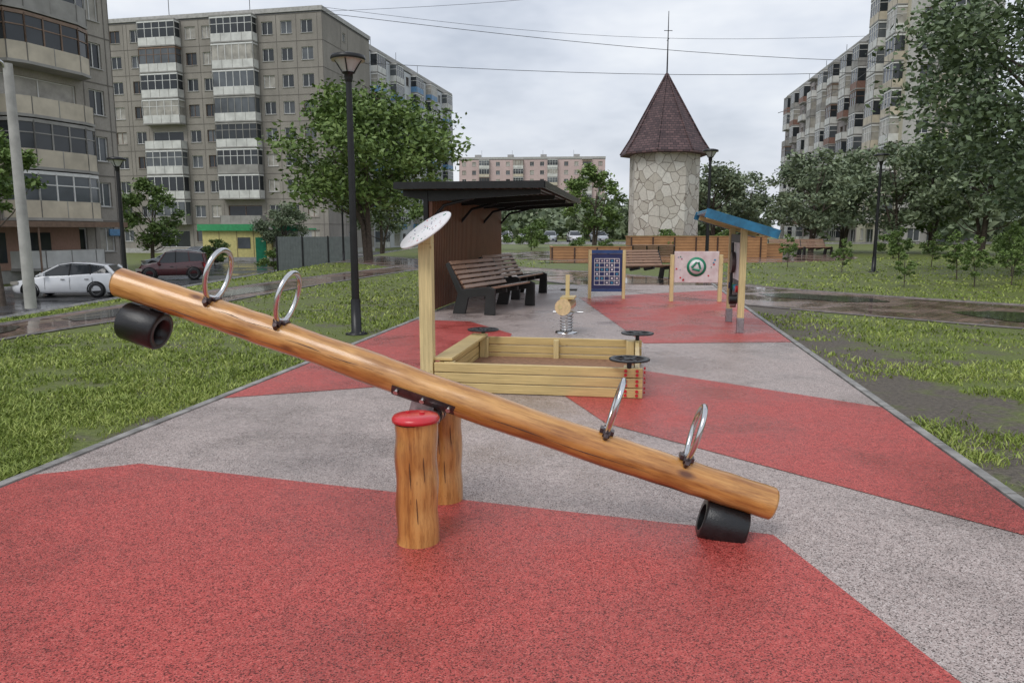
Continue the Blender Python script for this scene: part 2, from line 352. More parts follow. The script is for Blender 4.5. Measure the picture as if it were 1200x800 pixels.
def tree(name,loc,rz=0,**k):
    w,me=tree_parts(**k); e=grp(name,loc,rz); w.build('trunk',e)
    o=bpy.data.objects.new('foliage',me); S.collection.objects.link(o); o.parent=e; return e
tree('deciduous_tree',(-7.3,38,-.05),seed=3,H=9.0,R=5.1,th=2,ncl=95,per=190,leaf=.14,tr=.17,zlow=.2,fork=2)
tree('deciduous_tree',(17.9,24,0),seed=11,H=11.8,R=6.0,th=2,ncl=140,per=200,leaf=.115,tr=.24,lm=LEAFD,zlow=.13,shape=.2,fork=1)
TA=tree('deciduous_tree',(14.6,54,0),seed=21,H=6.4,R=3.2,th=2,ncl=40,per=140,leaf=.15,tr=.12,lm=LEAF2,zlow=.15,fork=2)
TB=tree('deciduous_tree',(20,50,0),seed=22,H=7.4,R=3.4,th=2,ncl=44,per=140,leaf=.15,tr=.12,lm=LEAF2,zlow=.12,fork=1)
TC=tree('deciduous_tree',(6.9,63,0),seed=23,H=7.1,R=3.0,th=2,ncl=38,per=150,leaf=.16,tr=.13,lm=LEAF,zlow=.15,fork=1)
for T,x,y,rz,s in ((TB,17.6,56,1,.85),(TA,23.4,53,2,1.15),(TB,25.2,49,3,1.05),(TC,28.6,51,1,1.15),(TA,29.0,46,4,1.25),(TB,31.5,43,5,1.25),(TA,12.6,60,2.2,.85),(TA,36,47,.4,1.3),
                   (TC,-29.5,61,0,1.0),(TA,-20.5,67,1.3,.85),(TC,-5.5,52,2,.75),(TA,-10.5,60,2,1.0)):
    dup(T,(x,y,GH(x,y)),rz,s)
tree('deciduous_tree',(-19.0,27.5,-1.3),seed=31,H=6.8,R=1.9,th=2,ncl=24,per=200,leaf=.11,tr=.1,zlow=.5)
SH=tree('shrub',(-24,60,-1.3),seed=41,H=2.3,R=1.5,th=.2,ncl=16,per=140,leaf=.1,tr=.04,zlow=.05)
for x,y,s in ((-16,50,.8),(-3.5,56,.9),(-1.4,60,1),(2,66,1.2),(26,39,.8),(30,36,.9),(21,41,.7),(3.5,40.5,.55),(5.2,40.4,.5),(1.5,58,.9),(8.5,42.4,.75),(12.5,42.4,.75)):
    dup(SH,(x,y,GH(x,y)),random.uniform(0,6),s)
SP=tree('sapling',(12.5,20,0),seed=51,H=1.5,R=.42,th=.2,ncl=26,per=46,leaf=.045,tr=.014,zlow=.12,lm=LEAF)
for x,y,s in ((10.6,20.0,.7),(15.6,30,1.2),(17.5,31,1.1),(13.8,23,1.1),(19,27,1.2),(12,27,.9),(16.5,24.5,1.2),(22,33,1.4),(20,30,1.3),(13.9,20.6,1.0),(11.5,31,1.0)):
    dup(SP,(x,y,0),random.uniform(0,6),s)
r=np.random.default_rng(99); P=[]
for k in range(330):
    x=r.uniform(-70,190); y=r.uniform(125,175) if x<45 else r.uniform(70,150)
    if -34<x<-8: x+=40
    hh=r.uniform(5,9.5)*(.8 if x<40 else 1.1); rad=r.uniform(2.2,3.6)
    n=150; q=r.normal(0,1,(n,3)); q/=np.linalg.norm(q,axis=1)[:,None]; q*=r.uniform(.5,1.1,(n,1)); 
    P.append(np.stack([x+q[:,0]*rad,y+q[:,1]*rad,hh*.52+q[:,2]*hh*.5],1))
P=np.concatenate(P); n=len(P); a=r.normal(0,1,(n,3)); a/=np.linalg.norm(a,axis=1)[:,None]; bb=np.cross(a,r.normal(0,1,(n,3))); bb/=np.linalg.norm(bb,axis=1)[:,None]
s=r.uniform(.4,.8,(n,1)); V=np.stack([P-a*s,P+bb*s*.7,P+a*s,P-bb*s*.7],1)
me=bpy.data.meshes.new('distant_trees'); me.from_pydata(V.reshape(-1,3).tolist(),[],(np.arange(n)[:,None]*4+np.arange(4)).tolist()); me.materials.append(LEAF2)
o=bpy.data.objects.new('distant_trees',me); S.collection.objects.link(o)
# ---------------------------------------------------------------- buildings
def face(W,G,Bc,M,cols,nst,sth,base,wm,pans,seams=True,seed=0,fr=FRW):
    rr=random.Random(seed); 
    for q in (W,G,Bc): q.M=M
    x=0
    for kind,w in cols:
        for k in range(nst):
            z=base+k*sth; zt=z+sth
            if kind=='n': W.quad((x,0,z),(x+w,0,z),(x+w,0,zt),(x,0,zt),wm)
            else:
                if kind=='s': ww,wh,sz=.8,1.0,1.1
                elif kind=='w': ww,wh,sz=min(1.45,w*.62),1.45,.85
                else: ww,wh,sz=w*.8,2.1,.15
                a=x+(w-ww)/2; c=a+ww; z0=z+sz; z1=z0+wh; d=.16
                W.quad((x,0,z),(x+w,0,z),(x+w,0,z0),(x,0,z0),wm); W.quad((x,0,z1),(x+w,0,z1),(x+w,0,zt),(x,0,zt),wm)
                W.quad((x,0,z0),(a,0,z0),(a,0,z1),(x,0,z1),wm); W.quad((c,0,z0),(x+w,0,z0),(x+w,0,z1),(c,0,z1),wm)
                W.quad((a,0,z0),(c,0,z0),(c,d,z0),(a,d,z0),wm); W.quad((a,d,z1),(c,d,z1),(c,0,z1),(a,0,z1),wm)
                W.quad((a,0,z0),(a,d,z0),(a,d,z1),(a,0,z1),wm); W.quad((c,d,z0),(c,0,z0),(c,0,z1),(c,d,z1),wm)
                g=rr.choice(GL); G.quad((a,d,z0),(c,d,z0),(c,d,z1),(a,d,z1),g)
                f=fr if rr.random()<.75 else FRB; t=.06
                for (p,q) in ((a+.002,a+t),(c-t,c-.002),(a+ww*.5-.03,a+ww*.5+.03)): G.bx(p,q,d-.05,d-.004,z0+.002,z1-.002,f)
                G.bx(a+t,c-t,d-.048,d-.006,z0+.002,z0+t,f); G.bx(a+t,c-t,d-.048,d-.006,z1-t,z1-.002,f)
                if kind in 'ws': W.bx(a-.05,c+.05,-.08,-.003,z0-.05,z0-.004,CONC)
                if kind in 'bB' and (k>0 or rr.random()<.5):
                    pm=rr.choice(pans); x0=x+.12; x1=x+w-.12; D=1.15 if kind=='b' else 1.35
                    fp=[(x0,-.004),(x0,-D),(x1,-D),(x1,-.004)] if kind=='b' else [(x0,-.004),(x0+.25,-D*.75),(x0+w*.2,-D),(x1-w*.2,-D),(x1-.25,-D*.75),(x1,-.004)]
                    cx=(x0+x1)/2
                    def sc(v): return [(cx+(p-cx)*(1-v),q*(1-v) if q<-.01 else q) for p,q in fp]
                    fo=[(cx+(p-cx)*1.015,q*1.03 if q<-.01 else q) for p,q in fp]
                    Bc.prism(fo[::-1],z-.05,z+.1,GPAN); Bc.prism(fp[::-1],z+.1,z+1.02,pm)
                    for p,q in zip(fp[:-1],fp[1:]):
                        L=math.hypot(q[0]-p[0],q[1]-p[1]); nn=max(1,int(L/1.2))
                        for i in range(nn+1):
                            u=i/nn; X=p[0]+(q[0]-p[0])*u; Y=p[1]+(q[1]-p[1])*u
                            if Y<-.05: Bc.bx(X-.02,X+.02,Y-.02,Y+.03,z+.11,z+1.01,GPAN)
                    gz=rr.random()
                    if gz<.9:
                        G.prism(sc(.04)[::-1],z+1.02,z+sth-.2,rr.choice([G1,G1,G2,G3])); f2=FRW if rr.random()<.75 else rr.choice([FRB,GPAN])
                        for p,q in zip(fp[:-1],fp[1:]):
                            L=math.hypot(q[0]-p[0],q[1]-p[1]); nn=max(1,int(L/.85))
                            for i in range(nn+1):
                                u=i/nn; X=p[0]+(q[0]-p[0])*u; Y=p[1]+(q[1]-p[1])*u
                                if Y<-.05: Bc.bx(X-.035,X+.035,Y+.0,Y+.07,z+1.02,z+sth-.2,f2)
                        Bc.prism(fp[::-1],z+sth-.3,z+sth-.12,f2); 
                        if rr.random()<.6:
                            zz=z+1.02+(sth-1.4)*.62; Bc.prism(sc(.015)[::-1],zz,zz+.06,f2)
                    if k==nst-1: Bc.prism(fo[::-1],z+sth-.1,z+sth+.06,GPAN)
        if seams: W.bx(x-.03,x+.03,-.02,-.003,base,base+nst*sth,SEAM)
        x+=w
    if seams:
        for k in range(1,nst+1): W.bx(0,x,-.028,-.0045,base+k*sth-.04,base+k*sth+.02,SEAM)
    return x
def block(name,p0,p1,depth,nst,sth,base,cols,side,wm,pans,seed=1,seams=True,par=1.0,plinth=0,lside=None,fr=FRW,wm2=None):
    p0=Vector((*p0,0));p1=Vector((*p1,0)); L=(p1-p0).length; rz=math.atan2(p1.y-p0.y,p1.x-p0.x); e=grp(name,p0,rz)
    sc=L/sum(w for _,w in cols); cols=[(k,w*sc) for k,w in cols]
    W,G,Bc=MB(),MB(),MB(); b0=base+plinth; T=b0+nst*sth
    face(W,G,Bc,Matrix.Identity(4),cols,nst,sth,b0,wm,pans,seams,seed,fr)
    sc=depth/sum(w for _,w in side); s2=[(k,w*sc) for k,w in side]
    face(W,G,Bc,Matrix.Translation((L,0,0))@Matrix.Rotation(math.pi/2,4,'Z'),s2,nst,sth,b0,wm2 or wm,pans,seams,seed+1,fr)
    ls=lside or side; sc=depth/sum(w for _,w in ls); ls=[(k,w*sc) for k,w in ls]
    face(W,G,Bc,Matrix.Translation((0,depth,0))@Matrix.Rotation(-math.pi/2,4,'Z'),ls,nst,sth,b0,wm2 or wm,pans,seams,seed+2,fr)
    W.M=Matrix.Identity(4); W.quad((L,depth,b0),(0,depth,b0),(0,depth,T),(L,depth,T),wm)
    if plinth: W.bx(-.05,L+.05,-.05,depth+.05,base-.5,b0-.003,CONC)
    R=MB(); R.bx(0,L,0,depth,T+.003,T+.2,ROOFF)
    for a in ((-.1,L+.1,-.1,.2),(-.1,L+.1,depth-.2,depth+.1),(-.1,.2,.2,depth-.2),(L-.2,L+.1,.2,depth-.2)): R.bx(*a,T+.203,T+par,CONC)
    for q in range(int(L/12)): 
        R.bx(5+q*12,7.2+q*12,depth*.4,depth*.4+2,T+.2,T+par+1.4,CONC); R.cyl((8+q*11,2,T+.2),(8+q*11,2,T+par+2.5),.04,m=BLK,n=5)
    W.build('walls',e); G.build('windows',e); Bc.build('balconies',e); R.build('roof',e); return e
A=[('n',.4),('w',2.4),('n',.5),('w',2.2),('b',5.2),('w',2.3),('w',2.1),('b',5.6),('w',2.3),('w',2.5),('w',2.6),('n',.6)]
block('apartment_building',(-50.6,96),(-22,90),14,9,3.02,-1.3,A,[('n',5),('s',2),('n',7)],W_GREY,[WPAN,WPAN,WPAN,GPAN,CPAN],seed=5,plinth=.6,par=.7)
bn=block('apartment_building',(-34.1,19.9),(-24.4,47),13,9,2.7,-1.3,[('w',3),('B',5),('w',3),('B',5.2),('w',2.4),('w',2.2),('B',5.6),('w',1.7),('n',.35)],[('n',4),('n',9)],W_TAN,[GPAN,WPAN,WPAN,CPAN],seed=14,plinth=.7)
q=MB(); q.bx(15.0,27.0,-2.2,-.15,1.75,1.95,CPAN); q.bx(15,27,-2.26,-2.2,1.7,2.0,FRB); q.bx(16,25.5,-.12,-.055,-.6,1.7,SALM)
for k in range(3): q.bx(16.6+k*2.6,18.4+k*2.6,-.17,-.122,-.2,1.4,G1)
for k in (15.2,21.4,26.8): q.cyl((k,-2.1,-1.3),(k,-2.1,1.75),.05,m=FRB)
q.bx(27.6,28.6,-.16,-.06,1.2,1.6,BPAN); q.build('shop_canopy',bn)
block('apartment_building',(-22.5,116),(-12.6,160),13,10,3.0,-1.3,[('w',3),('b',3.6),('w',3),('n',1.2),('b',3.6),('w',3),('w',3),('b',3.6),('w',3),('n',1.2),('b',3.6),('w',3),('w',3),('b',3.6),('w',3)],[('w',4),('n',3),('w',4)],W_WHITE,[BPAN,WPAN,BPAN],seed=8,seams=False)
block('apartment_building',(-19,272),(33,268),14,9,3.0,-.5,[('w',3.2),('w',3.2),('b',3.4),('n',1.0)]*4+[('w',3)],[('n',6),('n',6)],W_PINK,[WPAN,CPAN],seed=9,seams=False)
block('apartment_building',(53.8,150),(47.6,103),13,9,3.0,-.5,[('w',2.8),('b',3.4),('w',2.6),('b',3.2),('n',.8)]*4,[('n',5),('n',6)],W_BR,[WPAN,GPAN,BRPAN,WPAN],seed=10)
block('apartment_tower_block',(46.3,100.5),(44,86),9.5,15,3.0,-.5,[('n',.8),('w',2.4),('b',3.2),('w',2.6),('b',3),('n',.9)],[('n',1),('w',2.2),('b',3),('w',2.4),('n',1)],W_YEL,[WPAN,CPAN],seed=12,seams=False,wm2=W_LT)
# ---------------------------------------------------------------- stone tower
def stonemat():
    m,t,b=nt('crazy_stone'); v=coords(t); nn=N(t,'ShaderNodeTexNoise'); nn.inputs['Scale'].default_value=1.2; t.links.new(v,nn.inputs['Vector'])
    v2=mixc(t,.2,v,nn.outputs['Color'])
    vo=N(t,'ShaderNodeTexVoronoi',feature='DISTANCE_TO_EDGE'); vo.inputs['Scale'].default_value=2.3; t.links.new(v2,vo.inputs['Vector'])
    vc=N(t,'ShaderNodeTexVoronoi'); vc.inputs['Scale'].default_value=2.3; t.links.new(v2,vc.inputs['Vector'])
    sep=N(t,'ShaderNodeSeparateColor'); t.links.new(vc.outputs['Color'],sep.inputs[0])
    c=ramp(t,sep.outputs[0],[(0,(.50,.46,.39)),(.5,(.62,.58,.51)),(1,(.72,.69,.62))]); f=noise(t,v,9,5,.7); c=mixc(t,.6,c,ramp(t,f,[(.3,(.65,.65,.65)),(.6,(1,1,1))]),'MULTIPLY')
    k=ramp(t,vo.outputs['Distance'],[(.01,(0,0,0)),(.035,(1,1,1))]); c=mixc(t,k,(.24,.20,.165),c); t.links.new(c,b.inputs['Base Color'])
    b.inputs['Roughness'].default_value=.75; bump(t,b,k,.6,.04); return m
STONE=stonemat()
def shingle():
    m,t,b=nt('shingle_roof'); v=coords(t); br=N(t,'ShaderNodeTexBrick'); sx=N(t,'ShaderNodeSeparateXYZ'); t.links.new(v,sx.inputs[0])
    at=N(t,'ShaderNodeMath',operation='ARCTAN2'); t.links.new(sx.outputs[1],at.inputs[0]); t.links.new(sx.outputs[0],at.inputs[1])
    mu=N(t,'ShaderNodeMath',operation='MULTIPLY'); t.links.new(at.outputs[0],mu.inputs[0]); mu.inputs[1].default_value=2.0
    cb=N(t,'ShaderNodeCombineXYZ'); t.links.new(mu.outputs[0],cb.inputs[0]); t.links.new(sx.outputs[2],cb.inputs[1]); t.links.new(cb.outputs[0],br.inputs['Vector'])
    br.inputs['Scale'].default_value=1.8; br.inputs['Color1'].default_value=(.06,.033,.037,1); br.inputs['Color2'].default_value=(.14,.08,.08,1); br.inputs['Mortar'].default_value=(.02,.012,.014,1); br.inputs['Mortar Size'].default_value=.03
    t.links.new(br.outputs['Color'],b.inputs['Base Color']); b.inputs['Roughness'].default_value=.65; bump(t,b,br.outputs['Fac'],-.5,.03); return m
SHING=shingle()
tw=grp('stone_tower',(9.25,46,0),math.radians(2))
def ngon(r,n=8,ph=math.pi/8): return [(r*math.cos(ph+i*2*math.pi/n),r*math.sin(ph+i*2*math.pi/n)) for i in range(n)]
q=MB(); n=8
for a,bq in zip(range(n),list(range(1,n))+[0]):
    P=ngon(2.12); 
    for k in range(4):
        z0,z1=k*1.55,(k+1)*1.55; q.quad((*P[a],z0),(*P[bq],z0),(*P[bq],z1),(*P[a],z1),STONE)
q.build('walls',tw)
q=MB(); prof=[(2.0,6.0),(2.72,6.0),(2.72,6.1),(2.15,6.95),(.02,10.75)]
pts=[];F=[]
for r_,z in prof: pts+=[(x,y,z) for x,y in ngon(r_)]
for i in range(len(prof)-1):
    for j in range(8): F.append((i*8+j,i*8+(j+1)%8,(i+1)*8+(j+1)%8,(i+1)*8+j))
q.add(pts,F,SHING)
for j in range(8):
    q.tube([(*ngon(2.74)[j],6.11),(*ngon(2.17)[j],6.97),(*ngon(.04)[j],10.77)],.05,SHING,6)
q.build('roof',tw); q=MB(); q.cyl((0,0,10.6),(0,0,14.3),.05,.02,BLK,6); q.cyl((-.25,0,13.2),(.25,0,13.2),.02,m=BLK,n=5); q.cyl((0,-.25,12.7),(0,.25,12.7),.02,m=BLK,n=5); q.build('mast',tw)
def planter(x,y,L,W_,h,rz=0):
    e=grp('wooden_planter',(x,y,0),rz); q=MB(); n=int(h/.15)
    for k in range(n): q.bx(-L/2,L/2,-W_/2,W_/2,.03+k*h/n,.03+(k+1)*h/n-.015,ORANGEW)
    q.bx(-L/2+.02,L/2-.02,-W_/2+.02,W_/2-.02,.02,h-.02,DARKSLAT); q.bx(-L/2-.04,L/2+.04,-W_/2-.04,W_/2+.04,h+.018,h+.06,ORANGEW)
    k=-L/2
    while k<L/2: q.bx(k,k+.08,-W_/2-.03,-W_/2-.002,.02,h,DARKSLAT); k+=1.2
    q.build('cladding',e); q=MB(); q.bx(-L/2+.1,L/2-.1,-W_/2+.1,W_/2-.1,h+.062,h+.075,GROUND); q.build('soil',e)
    return e
planter(4.3,40.5,4.4,1.6,.62); planter(10.4,42.4,7.6,1.8,1.15); planter(14.9,44.0,1.2,2.0,.7,.2)
# ---------------------------------------------------------------- seesaw
e=grp('seesaw'); Lp=Vector((-2.10,3.96,1.22)); Rp=Vector((1.258,3.42,.197)); D=(Rp-Lp); Ln=D.length; D.normalize()
side=Vector((-D.y,D.x,0)).normalized(); up=D.cross(side).normalized()
if up.z<0: up=-up
side=up.cross(D)
Rm=Matrix((D,side,up)).transposed().to_4x4(); Mw=Matrix.Translation(Lp)@Rm
q=MB(); k=90; pts=[];R=[]
for i in range(k+1):
    t=i/k; pts.append((t*Ln,.012*math.sin(t*7),.010*math.sin(t*5+1)))
    R.append(.079+.006*mnoise.noise((t*11,1,2))+.003*mnoise.noise((t*40,3,2))+.003*math.sin(t*3))
q.tube(pts,R,LOGX,30,caps=False)
for i,dx in ((0,-.010),(k,.010)):
    P=Vector(pts[i]); q.tube([P,P+Vector((dx,0,0))],[R[i],R[i]-.009],LOGX,30,caps=False,smooth=False)
    q.tube([P+Vector((dx*.98,0,0)),P+Vector((dx*1.02,0,0))],[R[i]-.0088]*2,ENDG,30)
for (x0,x1,aa) in ((.25,1.1,-1.9),(1.0,1.55,-1.2),(2.1,2.95,-1.6),(2.6,3.35,-2.3),(.6,.95,-.9)):
    cr=[]
    for j in range(9):
        t=j/8; x=x0+(x1-x0)*t; ti=min(k,int(x/Ln*k)); a=aa+.05*math.sin(t*9); cr.append((x,pts[ti][1]-R[ti]*math.cos(a+1.37),pts[ti][2]+R[ti]*math.sin(a+1.37)))
    q.tube(cr,[.0004]+[.0016+.001*math.sin(j*2) for j in range(7)]+[.0004],DARKSLAT,5)
o=q.build('log_beam',e); o.matrix_world=Mw
q=MB()
for x in (.15,.262,.758,.872):
    x*=Ln; ring=[]
    for i in range(32):
        a=2*math.pi*i/32; ring.append((x,.115*math.sin(a)*(1+.10*math.cos(a)),.215+.135*math.cos(a)))
    q.tube(ring,.0135,STEEL,10,closed=True)
    q.bx(x-.035,x+.035,-.03,.03,.074,.094,DSTEEL); q.cyl((x,-.012,.08),(x,-.012,.1),.02,m=STEEL,n=10)
    for s in (-1,1):
        q.bx(x-.018,x+.018,s*.047-.016,s*.047+.016,.07,.092,DSTEEL,Matrix.Rotation(-s*.6,3,'X')); q.cyl((x,s*.055,.055),(x,s*.078,.078),.012,m=DSTEEL,n=8)
q.build('handles',e).matrix_world=Mw
q=MB()
for x in (.052,.948):
    x*=Ln; c=(x,0,-.178); pr=[(.066,-.105),(.098,-.105),(.104,-.095),(.106,0),(.104,.095),(.098,.105),(.066,.105),(.064,0),(.066,-.105)]
    q.M=Matrix.Translation(c)@Matrix.Rotation(math.pi/2,4,'Y'); q.lathe(pr,RUB,32); q.M=Matrix.Identity(4)
    q.bx(x-.03,x+.03,-.025,.025,-.085,-.072,DSTEEL)
q.build('tyre_bumpers',e).matrix_world=Mw
q=MB(); h=Ln*.5
for s in (-1,1):
    arc=[(.087*math.sin(a*math.pi/180)*s,-.087*math.cos(a*math.pi/180)) for a in range(28,80,8)]
    for (a,bq),(c,d) in zip(arc[:-1],arc[1:]):
        q.add([(h-.17,a,bq),(h+.17,a,bq),(h+.17,c,d),(h-.17,c,d),(h-.17,a*1.05,bq*1.05),(h+.17,a*1.05,bq*1.05),(h+.17,c*1.05,d*1.05),(h-.17,c*1.05,d*1.05)],[(0,1,2,3),(4,7,6,5),(0,4,5,1),(3,2,6,7),(0,3,7,4),(1,5,6,2)],DSTEEL)
    for x in (-.14,0,.14): q.cyl((h+x,s*.076,-.04),(h+x,s*.098,-.052),.013,m=STEEL,n=8)
    q.bx(h-.06,h+.06,s*.045-.005,s*.045+.005,-.19,-.075,GALV)
q.build('bracket',e).matrix_world=Mw
c=Lp+D*h; ax=c-up*.135; f=Vector((-.452,3.38,0)); rr_=Vector((-.375,3.94,0)); pd=(rr_-f).normalized()
q=MB(); az_=ax.z-.02; q.cyl(tuple(Vector((f.x,f.y,az_))+pd*.08),tuple(Vector((rr_.x,rr_.y,az_))-pd*.02),.024,m=GALV)
for k in (.15,.20,.26,.34,.40): 
    p=Vector((f.x,f.y,az_))+pd*k; q.cyl(tuple(p),tuple(p+pd*.022),.05,m=STEEL if k in (.2,.34) else GALV,n=18)
q.build('axle',e)
for nm,P,hh,cap in (('front_post',f,.60,True),('rear_post',rr_,.62,False)):
    q=MB(); n=16; q.tube([(0.004*math.sin(i),.004*math.cos(i*1.3),hh*i/n) for i in range(n+1)],[.1+.003*mnoise.noise((i*.5,P.x*9,0))+(.004 if i==0 else 0) for i in range(n+1)],LOGZ,28,capm=ENDG)
    if cap: q.lathe([(.0,hh+.028),(.07,hh+.027),(.104,hh+.02),(.112,hh+.008),(.112,hh-.006),(.1,hh-.008)],REDP,32); q.cyl((0.03,0,hh+.02),(.03,0,hh+.036),.013,m=REDP,n=8); q.cyl((-.04,.02,hh+.02),(-.04,.02,hh+.034),.011,m=REDP,n=8)
    else: q.lathe([(.0,hh+.02),(.09,hh+.012),(.1,hh)],ENDG,28)
    for (aa,z0,z1) in ((-1.45,.05,.33),(-1.75,.22,.5),(-1.1,.3,.5)):
        q.tube([(math.cos(aa+.03*math.sin(t*7))*.1005,math.sin(aa+.03*math.sin(t*7))*.1005,z0+(z1-z0)*t) for t in (0,.25,.5,.75,1)],[.0005,.0016,.002,.0014,.0005],DARKSLAT,6)
    q.build(nm,e,loc=(P.x,P.y,.026))
# ---------------------------------------------------------------- sandbox
e=grp('sandbox',(-.70,6.72,.026),PA); SW,SD=1.86,1.78
q=MB()
for k in range(3):
    z=k*.092+.004; zt=z+.085
    q.bx(-.02,SW+.02,0,.045,z,zt,PINE); q.bx(-.02,SW+.02,SD-.045,SD,z,zt,PINE)
q.bx(SW/2-.03,SW/2+.03,SD-.1,SD-.048,.02,.26,PINEZ)
q.build('long_boards',e,bevel=.006)
q=MB()
for k in range(3):
    z=k*.092+.004; zt=z+.085
    q.bx(0,SD-.1,-.0225,.0225,z,zt,PINE)
for x in (.03,SW-.03):
    o=q.build('side_boards',e,loc=(x,.048,0),rz=math.pi/2,bevel=.006)
q=MB()
for x in (.06,SW-.15):
    for y in (.05,SD-.14): q.bx(x,x+.09,y,y+.09,.0,.275,PINEZ)
q.bx(-.04,.14,.05,SD-.05,.284,.312,PINE)
q.prism([(.05,.3),(.05,.052),(.30,.052)],.2,.225,PINE)
q.build('corner_posts',e,bevel=.005)
q=MB(); q.bx(.06,SW-.06,.05,SD-.05,.0,.05,mat('wet_sand',(.26,.14,.08),.8,var=.3,scale=20,bmp=.6)); q.build('sand',e)
q=MB()
for k in range(3):
    for j in range(2):
        z=k*.092+.03+j*.036
        for x in (SW-.13,SW-.03): q.cyl((x,-.012,z),(x,.002,z),.014,m=REDP,n=10)
        q.cyl((SW+.03,.15,z),(SW+.045,.15,z),.013,m=REDP,n=8)
q.build('bolt_caps',e)
q=MB()
for x,y in ((SW-.1,.02),(SW-.03,SD-.05),(.08,SD-.03)):
    q.cyl((x,y,.27),(x,y,.345),.022,m=BLK); q.lathe([(.13,.345),(.178,.345),(.182,.352),(.178,.36),(.13,.36),(.128,.352),(.13,.345)],BLK,28,c=(x,y,0))
    q.lathe([(0,.343),(.055,.345),(.058,.36),(0,.364)],BLK,16,c=(x,y,0))
    for a in range(6):
        q.tube([(x,y,.352),(x+.14*math.cos(a*1.047),y+.14*math.sin(a*1.047),.352)],.011,BLK,6)
q.build('spinner_wheels',e)
e=grp('play_post_sign',(-.785,6.80,.026),PA); q=MB(); q.bx(-.062,.062,-.05,.05,0,1.36,PINEZ)
q.prism([(-.062,1.36),(.062,1.36),(.062,1.47),(-.062,1.39)],-.05,.05,PINEZ,'y'); q.build('post',e,bevel=.006)
nrm=Vector((-.46,-.38,.80)).normalized(); Q=nrm.to_track_quat('Z','Y').to_matrix().to_4x4(); q=MB(); q.M=Matrix.Translation((.01,-.02,1.475))@Q
q.lathe([(0,0),(.27,0),(.276,.008),(.27,.018),(0,.018)],WHITEP,40)
rr=random.Random(4)
for i in range(42):
    a=rr.uniform(0,6.28); d=.24*math.sqrt(rr.random()); s=rr.uniform(.004,.011); q.cyl((d*math.cos(a),d*math.sin(a),.0175),(d*math.cos(a),d*math.sin(a),.0205),s,m=rr.choice([REDP,NAVY,GREENP,PINKP,PINKP]),n=8)
q.build('disc',e)
# ---------------------------------------------------------------- spring rider
e=grp('spring_rider',(.80,10.75,.026),PA); q=MB()
q.lathe([(0,.02),(.16,.02),(.17,0)],STEEL,20); hel=[(.085*math.cos(i*.45),.085*math.sin(i*.45),.02+.25*i/84) for i in range(85)]; q.tube(hel,.013,STEEL,8)
q.lathe([(0,.29),(.1,.29),(.1,.27),(0,.27)],STEEL,20); q.build('spring',e)
LP_=logmat('pale_log',(1.5,.14,1.5),(.62,.44,.20),(.40,.24,.09),(.74,.58,.32))
q=MB(); q.tube([(-.02,-.40,.41),(0,0,.41),(0,.35,.40)],[.115,.12,.11],LP_,24,capm=mat('pale_end_grain',(.66,.48,.26),.5,var=.2,scale=25)); q.cyl((-.06,-.405,.41),(-.06,-.401,.41),.03,m=PINEZ,n=10); q.build('log_body',e)
q=MB(); q.bx(-.028,.028,.08,.14,.5,.84,PINEZ); q.cyl((-.10,.1,.62),(.14,.1,.62),.016,m=BLK); q.cyl((-.2,0,.30),(.24,0,.30),.014,m=STEEL); q.bx(-.07,.13,-.3,.1,.515,.54,PINE)
q.build('stick_and_handles',e)
# ---------------------------------------------------------------- shelter
e=grp('bench_shelter',(-1.47,13.55,.0),PA); Ls=6.9
q=MB(); k=0
while k<Ls: q.bx(-.03,.03,k,k+.085,.06,2.08,WALLSLAT); k+=.125
q.build('slatted_wall',e)
q=MB()
for y in (0,2.3,4.6,Ls):
    q.bx(-.12,-.04,y-.05,y+.05,0,2.2,BLK)
    q.prism([(-.5,2.22),(-.5,2.12),(0,2.02),(2.0,2.14),(2.0,2.22)],y-.03,y+.03,BLK,'y'); q.tube([(-.06,y,1.6),(.25,y,1.95),(.8,y,2.08)],.03,BLK,6)
for z in (.3,1.1,1.9): q.bx(-.075,-.035,.055,Ls-.055,z,z+.06,BLK)
q.build('frame',e)
q=MB(); q.bx(-.5,2.1,-.45,Ls+.3,2.29,2.33,BLK); k=-.45
while k<2.02: q.bx(k,k+.07,-.42,Ls+.27,2.223,2.287,DARKSLAT); k+=.14
q.bx(-.52,2.12,-.49,-.455,2.22,2.34,BLK); q.bx(2.105,2.14,-.45,Ls+.3,2.22,2.34,BLK); q.bx(-.54,-.505,-.45,Ls+.3,2.22,2.34,BLK); q.build('roof',e)
# ---------------------------------------------------------------- benches
BN=grp('park_bench',(0,0,0)); q=MB(); L2=.85
for k in range(6):
    y=.0+k*.086; z=.43-.016*k; q.bx(-L2,L2,y,y+.07,z,z+.035,BROWN)
for k in range(6):
    t=k/5; y=.50+.27*t; z=.42+.40*t; q.bx(-L2,L2,y,y+.035,z,z+.068,BROWN,Matrix.Rotation(-.58,3,'X'))
q.build('slats',BN,bevel=.006); q=MB()
for x in (-L2-.06,L2+.0):
    q.prism([(-.08,.0),(.12,.0),(.09,.32),(.42,.28),(.48,.0),(.72,.0),(.62,.34),(.85,.84),(.79,.87),(.54,.42),(.02,.475),(-.08,.44)],x,x+.055,BLKP,'x')
for x in (-.25,.25): q.prism([(0,.34),(.52,.26),(.58,.28),(.82,.82),(.80,.84),(.52,.34),(0,.41)],x,x+.05,BLKP,'x')
q.build('side_frames',BN,bevel=.008)
def bl(x,y):
    c,s=math.cos(PA),math.sin(PA); return (-1.47+x*c-y*s,13.55+x*s+y*c,.026)
BN.location=bl(1.40,.55); BN.rotation_euler=(0,0,PA+math.pi/2-.25); BN.scale=(1.05,)*3
